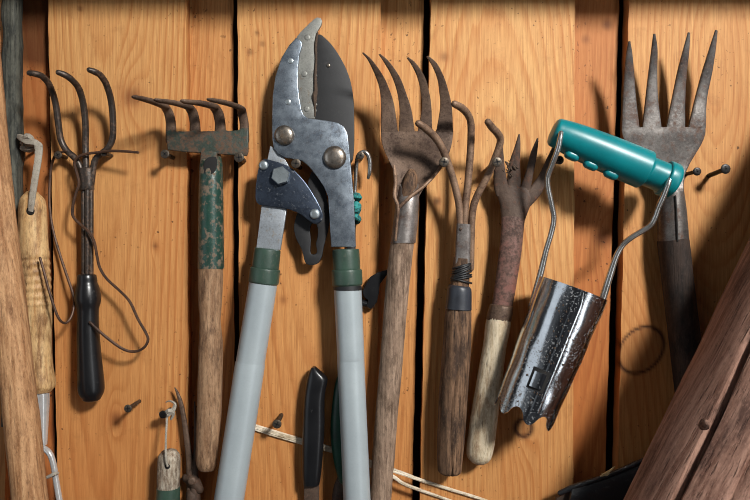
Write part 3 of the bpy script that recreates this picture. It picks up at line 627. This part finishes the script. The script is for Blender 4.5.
so = ribbon('socket', [(456.5, 223.5, 470.5, 224.5, .0245, 9), (455.5, 243, 470.5, 243.5, .0235, 9), (454, 268, 470, 268, .0215, 10)], 'socket_steel', t, sub=4, n=20, e=.6)
dome('rivet', 460.5, 229, .0285, 1.6, 1, 'rust_dark', so)
V, F = [], []
for q in range(8):
    y = 266 + q*2.1; sl = random.uniform(-5, 5)
    pth = [(462 - .25*q/2 + (9.2 + q*.15)*math.cos(a), y + sl*math.cos(a), .0200 + .0092*math.sin(a), 1.05) for a in np.linspace(0, 2*math.pi, 13)]
    add_loft(V, F, sweep_secs(pth, n=7, sub=2))
link('binding_cord', V, F, 'blade', t, label='black cord wound round the neck')
tube('neck', [(462, 258, .020, 8.4), (459.5, 288, .019, 9.6)], 'split_handle', t, n=18, sub=4, ends=(0, 0))
tube('tape', [(459.6, 286, .019, 10.6), (459.3, 289, .019, 12), (459, 297, .019, 12.6), (458.6, 304, .019, 12.9), (458.3, 309, .019, 13.3)], 'black_tape', t, n=28, sub=3, jit=.02, ends=(.1, .1))
hp = [(458.4, 306, 12.4), (458, 318, 13.2), (457, 345, 14), (455, 375, 14.4), (453, 400, 14.4), (451.5, 430, 14), (450.3, 455, 13), (449.8, 470, 11.8)]
GA2 = 1.5
def split_groove(th, c):
    z = (H + .25 - c.z)/PX
    q = (th - (-1.5 + .15*math.sin(z*.05))+math.pi) % (2*math.pi) - math.pi
    return 1 - (.10 + .25*max(0, (z-440)/40))*math.exp(-(q/.11)**2)
tube('handle', [(x, y, .0185, r) for x, y, r in hp], 'split_handle', t, n=64, sub=7, jit=.07, seed=3, ends=(0, .45), groove=split_groove)

# ------------------------------------------------------------------ red weeding fork with white handle
t = thing('weeding_fork', 'rust-red four-tine weeding fork with a worn white wooden handle', 'fork', P(510, 200, .016))
for q, ds in (([(499.5, 140, 502, 140), (496.5, 152, 503.5, 153), (494, 168, 505, 169), (493.5, 185, 508, 185), (496, 196, 510, 196)], [.030, .026, .022, .018, .017]),
              ([(518.5, 134, 520, 134.5), (514.5, 147, 520.5, 148), (509.5, 162, 520, 163), (507, 180, 521, 181), (506, 196, 520, 196)], [.026, .024, .021, .018, .017]),
              ([(537, 138, 538.5, 138.5), (530.5, 153, 537, 155), (525.5, 172, 533.5, 173), (519, 190, 530.5, 190), (514, 200, 528, 200)], [.026, .024, .021, .018, .017]),
              ([(556, 139, 560, 141), (545.5, 161, 551.5, 166), (537.5, 177, 547.5, 180), (527, 190, 541, 194), (516, 199, 531, 206)], [.020, .020, .019, .018, .017])):
    ribbon('tine', [(a, b, c, e, d, th) for (a, b, c, e), d, th in zip(q, ds, [1.6, 3, 4, 4.4, 4.2])], 'rust_dark', t, sub=5, n=14, e=.6)
ribbon('head', [(493.8, 184, 532, 189, .0175, 4.5), (496, 193, 534, 199, .017, 5.5), (499.5, 204, 529.5, 208, .0165, 7), (501, 218, 525, 220, .016, 8)], 'rust_dark', t, sub=6, n=24, e=.7, bow=1.5)
ribbon('shank', [(500.6, 212, 527, 214, .0163, 7.2), (501, 219, 524.7, 221, .016, 8.2), (500.5, 235, 523, 236, .016, 9), (499, 251, 521.5, 251, .016, 10), (495, 282, 516.5, 283, .016, 11), (491, 310, 511.5, 311, .016, 12)], 'red_rust', t, sub=6, n=24, e=.7, bow=1.5)
tube('ferrule', [(501.5, 305.5, .016, 11.4), (501, 309, .016, 12), (499, 318, .016, 12.3), (498.5, 321, .016, 12.2)], 'rust', t, n=26, sub=3, jit=.03, ends=(.1, .1))
hp = [(499, 318, 11.8), (498, 325, 12.3), (496.3, 336, 12), (494.3, 348, 11.6), (491, 370, 12.4), (487.3, 396, 13.2), (483.8, 420, 13.8), (480.8, 442, 13.8), (479.4, 452, 13.2)]
tube('handle', [(x, y, .0165, r) for x, y, r in hp], 'white_handle', t, n=30, sub=6, jit=.025, seed=8, ends=(0, .95))
V, F = [], []
for q in range(14):
    x, y = random.gauss(511, 3.5), random.gauss(168, 7)
    add_loft(V, F, sweep_secs([(x-2, y-2, .0215, .5), (x, y, .0230, random.uniform(.7, 1.5)), (x + random.uniform(-3, 3), y + random.uniform(1, 4), .0215, .5)], n=8, sub=3, jit=.4, seed=q))
o = link('soil', V, F, 'soil', t); o['kind'] = 'stuff'

# ------------------------------------------------------------------ bulb planter
t = thing('bulb_planter', 'bulb planter with a teal plastic grip, plated wire bows and dirty chrome cutting tube', 'bulb planter', P(612, 155, .045))
ax0, ax1 = np.array([553.5, 131.5]), np.array([674.5, 182.3]); gd = .046
f = lambda s: tuple(ax0 + (ax1-ax0)*s)
pr = [(0, 12.8), (.012, 14.2), (.05, 15), (.12, 16.2), (.25, 17.6), (.45, 18.8), (.62, 19.3), (.735, 19.5), (.755, 19.2), (.765, 17.6), (.772, 15.4), (.80, 15), (.90, 15.2), (.905, 16.5), (.915, 18), (.955, 18.2), (.985, 17.6), (1, 15.8)]
gp = tube('grip', [(*f(s), gd, r) for s, r in pr], 'teal', t, n=40, sub=4, ends=(.15, .1))
for s, r in ((.20, 17), (.36, 18.4), (.53, 19.1)):
    c = np.array(f(s)); nrm = np.array([-(ax1-ax0)[1], (ax1-ax0)[0]]); nrm = nrm/np.linalg.norm(nrm); c = c + nrm*(r - 2.0)
    u = (ax1-ax0)/np.linalg.norm(ax1-ax0)
    tube('finger_nub', [(*(c - u*3), gd + .004, 5), (*(c + u*3), gd + .004, 5)], 'teal', gp, n=16, sub=4)
tube('bow', [(561, 133, .062, 2.5), (560, 139, .0635, 2.7), (557.5, 150, .062, 2.8), (552, 165, .056, 2.8), (547.7, 177, .051, 2.8), (548, 188, .049, 2.8), (551.5, 205, .047, 2.8), (553.8, 218, .045, 2.8), (551.5, 232, .043, 2.8), (546, 251, .042, 2.8), (541, 272, .041, 3.2), (535.5, 292, .041, 3.2), (531, 306, .041, 2.6)], 'chrome_rod', t, n=14, sub=6)
tube('bow', [(670, 179, .060, 2.5), (667.3, 186, .0605, 2.8), (663, 197, .058, 2.8), (658.5, 207, .055, 2.8), (654.5, 218, .052, 2.8), (650, 225.5, .050, 2.8), (642, 231, .048, 2.8), (630, 238.5, .046, 2.8), (622, 246, .044, 2.8), (616, 257, .043, 2.9), (610, 275, .042, 3.4), (603.5, 296, .041, 3.6), (599, 312, .041, 3)], 'chrome_rod', t, n=14, sub=6)
# cutting tube
cd = .042
A, B = P(573, 288.5, .052), P(526, 408, .047)
axv = (B - A); Ln = axv.length; axv.normalize(); side = axv.cross(Vector((0, -1, 0))).normalized()
if side.x < 0: side = -side
front = Vector((0, -1, 0))
def cyl(s, th, off=0.0):
    """s 0..1 along the tube, th 0 faces the viewer, + to the right"""
    r = (34.2 - 4.0*s)*PX*k_(cd) + off
    return A + axv*(Ln*s) + side*(math.sin(th)*r) + front*(math.cos(th)*r)
N, MM = 120, 24; V, F = [], []
def bot(th):
    w = math.copysign(abs(math.cos(7*th + .5))**.7, math.cos(7*th + .5))
    return 1.03 + .05*w
for off in (0, -.0012):
    for i in range(MM+1):
        for j in range(N):
            th = 2*math.pi*j/N - math.pi; s = i/MM*bot(th)
            dent = .0006*noise.noise(Vector((math.sin(th)*2, math.cos(th)*2, s*5)))
            V.append(cyl(s, th, off + dent))
q = (MM+1)*N
for i in range(MM):
    for j in range(N):
        a, b = i*N + j, i*N + (j+1) % N
        F.append((a, b, b+N, a+N)); F.append((q+a, q+a+N, q+b+N, q+b))
for j in range(N):
    b = (j+1) % N
    F.append((j, q+j, q+b, b)); e = MM*N; F.append((e+j, e+b, q+e+b, q+e+j))
ct = link('cutting_tube', V, F, 'chrome', t, angle=60)
def patch(name, s0, s1, t0, t1, off, th_, m, rounded=False, label=None):
    V, F = [], []; a, b = 16, 6
    for o_ in (off + th_, off):
        for i in range(a+1):
            for j in range(b+1):
                u = i/a; v = j/b; s = s0 + (s1-s0)*u; w = 1.0
                if rounded and u < .12: w = math.sqrt(max(0.02, 1-((.12-u)/.12)**2))
                V.append(cyl(s, (t0+t1)/2 + (v-.5)*(t1-t0)*w, o_ - (0 if 0 < j < b else .0004)))
    n = (a+1)*(b+1)
    for i in range(a):
        for j in range(b):
            p = i*(b+1) + j; F.append((p, p+1, p+b+2, p+b+1)); F.append((n+p, n+p+b+1, n+p+b+2, n+p+1))
    for i in range(a):
        for j in (0, b):
            p = i*(b+1)+j; F.append((p, p+b+1, n+p+b+1, n+p))
    for j in range(b):
        for i in (0, a):
            p = i*(b+1)+j; F.append((p, p+1, n+p+1, n+p))
    return link(name, V, F, m, ct, angle=60, label=label)
patch('overlap_seam', .015, .97, -.16, .12, .0002, .0007, 'chrome', True)
patch('slot', .655, .82, -.52, .0, .0004, .0010, 'slot')
patch('locking_tab', .68, .80, -.44, -.10, .0012, .0016, 'chrome')
V, F = [], []
for i in range(54):
    th = random.gauss(-.1, .28); s = random.uniform(.15, .97); c = cyl(s, th, .0004)
    n = 7; r = random.uniform(.0003, .0008); secs = []
    for fr, hh in ((1, 0), (.8, .6), (.3, 1)):
        secs.append([c + side*(math.cos(2*math.pi*j/n)*r*fr) + axv*(math.sin(2*math.pi*j/n)*r*1.6*fr) + front*(hh*r*.7 + .0006) for j in range(n)])
    add_loft(V, F, secs)
o = link('soil', V, F, 'soil', t); o['kind'] = 'stuff'

# ------------------------------------------------------------------ broad fork at the right
t = thing('hand_fork', 'broad dark grey four-tine hand fork on a dark wooden handle behind the teal grip', 'fork', P(672, 150, .014))
for q in ([(628.3, 41.5, 630.2, 41.5), (626, 55, 632.3, 55), (624, 75, 634, 75), (622.3, 100, 636, 100), (621.2, 128, 639.5, 128)],
          [(653.2, 34, 655.3, 34), (651.3, 50, 657.3, 50), (648.5, 72, 657, 72), (645.5, 98, 657.8, 98), (641.8, 128, 661.5, 128)],
          [(687.8, 32.5, 690, 33), (683, 50, 689, 51), (677.3, 72, 686.4, 74), (671.5, 100, 685, 101), (665.5, 128, 685, 128)],
          [(715.2, 30, 717.5, 31), (708.8, 50, 715.2, 52), (702, 72, 711.6, 74), (695, 98, 706.5, 100), (687.8, 128, 705.6, 128)]):
    ribbon('tine', [(a, b, c, e, d, th) for (a, b, c, e), d, th in zip(q, [.030, .025, .0195, .0163, .0155], [1.8, 3, 4, 4.2, 4])], 'fork_grey', t, sub=6, n=16, e=.4, bow=0)
ribbon('head', [(621.1, 127.5, 705.6, 127.5, .0155, 4, 0), (621.8, 134, 705, 135, .0153, 4, 0), (625, 143, 701.5, 144, .0148, 4, -.6), (632, 154, 695.5, 154, .0142, 4.2, -1.4), (641, 165, 689, 165, .0135, 4.6), (650, 177, 684.5, 176, .0135, 5.5), (657, 190, 683, 189, .014, 8), (659.5, 205, 684.5, 205, .015, 12)], 'fork_grey', t, sub=6, n=36, bow=-2, e=.4)
V, F = tube_rows([(671.5, 192, .0165, 11.5, 0), (672, 210, .0165, 13.4, 0), (673.3, 242, .0165, 14.6, 0)], 30); so = link('socket', V, F, 'fork_grey', t)
tube('seam', [(675.5, 196, .0292, .8), (676.5, 215, .0304, .9), (677.5, 241, .0311, .9)], 'slot', so, n=8)
tube('handle', [(673, 240, .0165, 15), (675.5, 262, .0165, 15), (681, 310, .0165, 14.8), (688, 370, .0165, 14.6), (695, 430, .0165, 14.4), (702, 490, .0165, 14)], 'dark_handle', t, n=28, sub=6, jit=.05, seed=12, ends=(.1, .4))

# ------------------------------------------------------------------ small things along the lower edge
t = thing('garden_knife', 'black plastic knife handle hanging upright between the lopper tubes, rusty blade below', 'knife', P(315, 375, .01))
st = [(311.3, 367.5, 315.5, 366.5, .0115, 9), (309.5, 371, 321, 371.5, .0115, 13), (308, 375, 326.5, 377, .0115, 15), (306.5, 382, 327.6, 381, .0115, 16), (305, 391, 325.5, 391, .0115, 16), (303.8, 403, 324.5, 403, .0115, 17), (302.8, 425, 324.5, 425, .0115, 17), (302.3, 450, 323.3, 450, .0115, 17), (302.5, 475, 321, 475, .0115, 16), (303, 484, 319.5, 484, .0115, 14)]
ribbon('handle', st, 'black_plastic', t, sub=5, n=28, e=.8)
ribbon('blade', [(303.8, 481, 319.3, 481, .0115, 4), (303.8, 510, 319.2, 510, .011, 3.4), (304, 560, 318, 560, .010, 3), (308, 600, 312, 604, .008, 1.5)], 'rust_dark', t, sub=4, n=14, e=.5, label='rusty brown blade')

t = thing('hand_trowel', 'chipped whitish wooden handle end with green band, hung by string at bottom left', 'trowel', P(167, 440, .015))
hd = tube('handle', [(169.3, 452, .017, 8), (169.3, 456, .017, 10.6), (169, 466, .017, 11.2), (168.6, 480, .017, 11.2), (168.2, 491, .017, 11), (166, 540, .017, 12), (165, 600, .017, 11)], 'white_chip', t, n=26, sub=5, jit=.05, seed=5, ends=(.35, .3))
V, F = tube_rows([(168.3, 487, .017, 11.6, 0), (167.5, 505, .017, 11.9, 0), (166.5, 530, .017, 12.3, 0)], 28); link('band', V, F, 'collar', hd, label='green band')
dome('hanging_hole', 167.5, 466.5, .0279, 2.6, .8, 'slot', hd)
st_ = tube('string', [(167.5, 466, .030, 1.1), (166, 458, .030, 1.2), (165.8, 440, .025, 1.1), (166.6, 425, .020, 1.1), (167, 414, .018, 1.2)], 'strap', t, n=8, sub=4)
V, F = [], []
for q in ([(160, 413, .016, 1), (166, 415, .02, 2.2), (173, 410, .02, 2), (175, 404, .02, 1.2), (170, 401, .018, .8), (166, 402, .016, .6)], [(163, 417, .016, 1.6), (169, 411, .022, 2.4), (173, 414, .018, 2), (171, 419, .016, 1.2)]):
    add_loft(V, F, sweep_secs(q, n=9, sub=4, jit=.3))
link('string_knot', V, F, 'strap', st_)
screw(163, 414.5, 'nail carrying the knotted string of the chipped handle', d=.022, r=4, m='black_screw', name='nail', group='nails behind hanging loops', flat=True)

t = thing('pruning_knife', 'rusty tool with a long thin curved point standing at the bottom beside the chipped handle', 'pruning tool', P(190, 470, .014))
ribbon('point', [(174.3, 387.5, 175.2, 387.2, .0085, 1), (176, 393, 179, 393, .0085, 2.4), (179, 405, 183.3, 404, .0085, 3.4), (182.3, 425, 187.3, 424, .0085, 4), (184.6, 445, 190.5, 444, .0085, 4.4), (186, 460, 193.5, 460, .0085, 5), (186.5, 480, 197, 480, .0085, 6), (187, 505, 197, 505, .0085, 6)], 'rust', t, sub=5, n=14, e=.7)
jo = tube('joint', [(186.5, 478, .0085, 4.5), (192.5, 480.5, .0088, 7.4), (199, 489, .0085, 5)], 'rust_dark', t, n=16, sub=4, jit=.15, seed=4)
dome('rivet', 192, 481, .0168, 4.2, 2, 'rust', jo)
tube('second_point', [(194.5, 402, .003, .6), (196, 425, .004, 2), (196, 450, .006, 2.6), (194.5, 485, .010, 4), (193, 520, .012, 5)], 'rust_dark', t, n=12, sub=4)
tube('handle', [(193, 494, .0085, 7), (194, 520, .0088, 8), (196, 560, .0095, 9), (197, 600, .0095, 8)], 'rust_dark', t, n=18, sub=4, jit=.06)

# ------------------------------------------------------------------ twine across the boards
V, F = [], []
def strand(pts, r, s): add_loft(V, F, sweep_secs(pts, n=8, sub=6, jit=.25, seed=s))
for q, (o, r) in enumerate(((-2.0, 1.3), (-.6, 1.5), (.8, 1.4), (2.1, 1.2))):
    strand([(228, 418 + o*.6, .0017, r), (254, 427 + o, .0017, r), (278, 434.5 + o*1.1, .0017, r), (302, 441.5 + o, .0017, r), (345, 454 + o, .0017, r), (388, 470 + o*1.3 + (2 if q > 1 else 0), .0017, r)] +
           ([(405, 475.5 + o, .0017, r), (420, 480.5 + o*.6, .0017, r), (450, 490 + o*.6, .0017, r*.9), (485, 501 + o*.6, .0017, r*.8), (530, 517, .0017, r*.8)] if q < 2 else
            [(403, 482 + o, .0017, r), (420, 489 + o*.8, .0017, r), (438, 495.5 + o*.6, .0017, r*.9), (460, 503 + o*.5, .0017, r*.8), (500, 515, .0017, r*.8)]), r, q)
solo('twine', 'pale split twine stretched across the boards behind the lopper handles', 'twine', V, F, 'twine')

# ------------------------------------------------------------------ black plastic tray and straw at bottom right
t = thing('plastic_tray', 'black scuffed plastic tray edge in the bottom right corner, tucked behind the log', 'tray', P(610, 500, .02))
ribbon('side', [(572, 486, 562, 520, .022, 4), (590, 481, 588, 525, .024, 4), (622, 470.5, 618, 530, .027, 4), (648, 461, 650, 535, .03, 4), (690, 446, 700, 540, .034, 4)], 'black_bag', t, sub=4, n=18, bow=4, e=.5)
tube('rim', [(560, 493, .020, 2.6), (574, 487, .022, 3), (600, 478.5, .026, 2.6), (622, 470, .028, 2.6), (642, 461, .031, 2.4), (692, 443, .036, 2.4)], 'black_bag', t, n=12, sub=5)
V, F = plate_geo([(556, 497), (575, 488.5), (574, 520), (552, 520)], .014, 5, .6)
link('corner', V, F, 'rust_dark', t)
V, F = [], []
for q in ([(601, 476, .0315, .9), (605, 474, .033, 1.5), (611, 470, .034, 1.1), (614.5, 466.5, .035, .4)], [(602, 473.5, .0315, .5), (606, 475, .033, 1.2), (609, 473.5, .033, .6)]):
    add_loft(V, F, sweep_secs(q, n=8, sub=4, jit=.2))
solo('straw', 'tiny shred of pale straw lying on the black tray rim', 'straw', V, F, 'straw')

# ------------------------------------------------------------------ camera, light
cam = bpy.data.cameras.new('camera'); co = bpy.data.objects.new('camera', cam); COL.objects.link(co)
co.location = (0, -D, H); co.rotation_euler = (math.pi/2, 0, 0)
cam.sensor_width = 36; cam.lens = 36*D/.75; cam.clip_start = .01
SC.camera = co
def area(name, loc, target, size, power, col, sy=None, spread=180):
    l = bpy.data.lights.new(name, 'AREA'); l.spread = math.radians(spread); l.energy = power; l.color = col; l.size = size
    if sy: l.shape = 'RECTANGLE'; l.size_y = sy
    o = bpy.data.objects.new(name, l); COL.objects.link(o); o.location = loc
    o.rotation_euler = (Vector(target) - Vector(loc)).to_track_quat('-Z', 'Y').to_euler()
area('window_light', (1.2, -1.85, H + 1.2), (.05, 0, H + .12), .36, 9.0, (1, .985, .95), .36, spread=56)
area('left_fill_light', (-1.9, -1.5, H + .1), (0, 0, H), 1.3, 6, (.86, .93, 1), 1.8)  # added fill from the left, no real opening; gives the metal something to reflect
area('chrome_streak_light', (1.5, -1.7, H - .35), (.1, 0, H), .36, 5, (.95, .97, 1), 1.5)  # added tall strip lamp, no real source; puts the bright streak on the chrome
w = bpy.data.worlds.new('world'); SC.world = w; w.use_nodes = True
nt = w.node_tree; bg = nt.nodes['Background']
tc = nt.nodes.new('ShaderNodeTexCoord'); ns = nt.nodes.new('ShaderNodeTexNoise'); rp = nt.nodes.new('ShaderNodeValToRGB')
ns.inputs['Scale'].default_value = 1.6; ns.inputs['Detail'].default_value = 2
rp.color_ramp.elements[0].position = .4; rp.color_ramp.elements[0].color = (.05, .05, .055, 1)
rp.color_ramp.elements[1].position = .62; rp.color_ramp.elements[1].color = (.55, .58, .62, 1)
nt.links.new(tc.outputs['Generated'], ns.inputs['Vector']); nt.links.new(ns.outputs['Fac'], rp.inputs[0]); nt.links.new(rp.outputs[0], bg.inputs['Color'])
bg.inputs['Strength'].default_value = .36
SC.view_settings.view_transform = 'Standard'; SC.view_settings.look = 'None'
SC.cycles.filter_width = 1.0
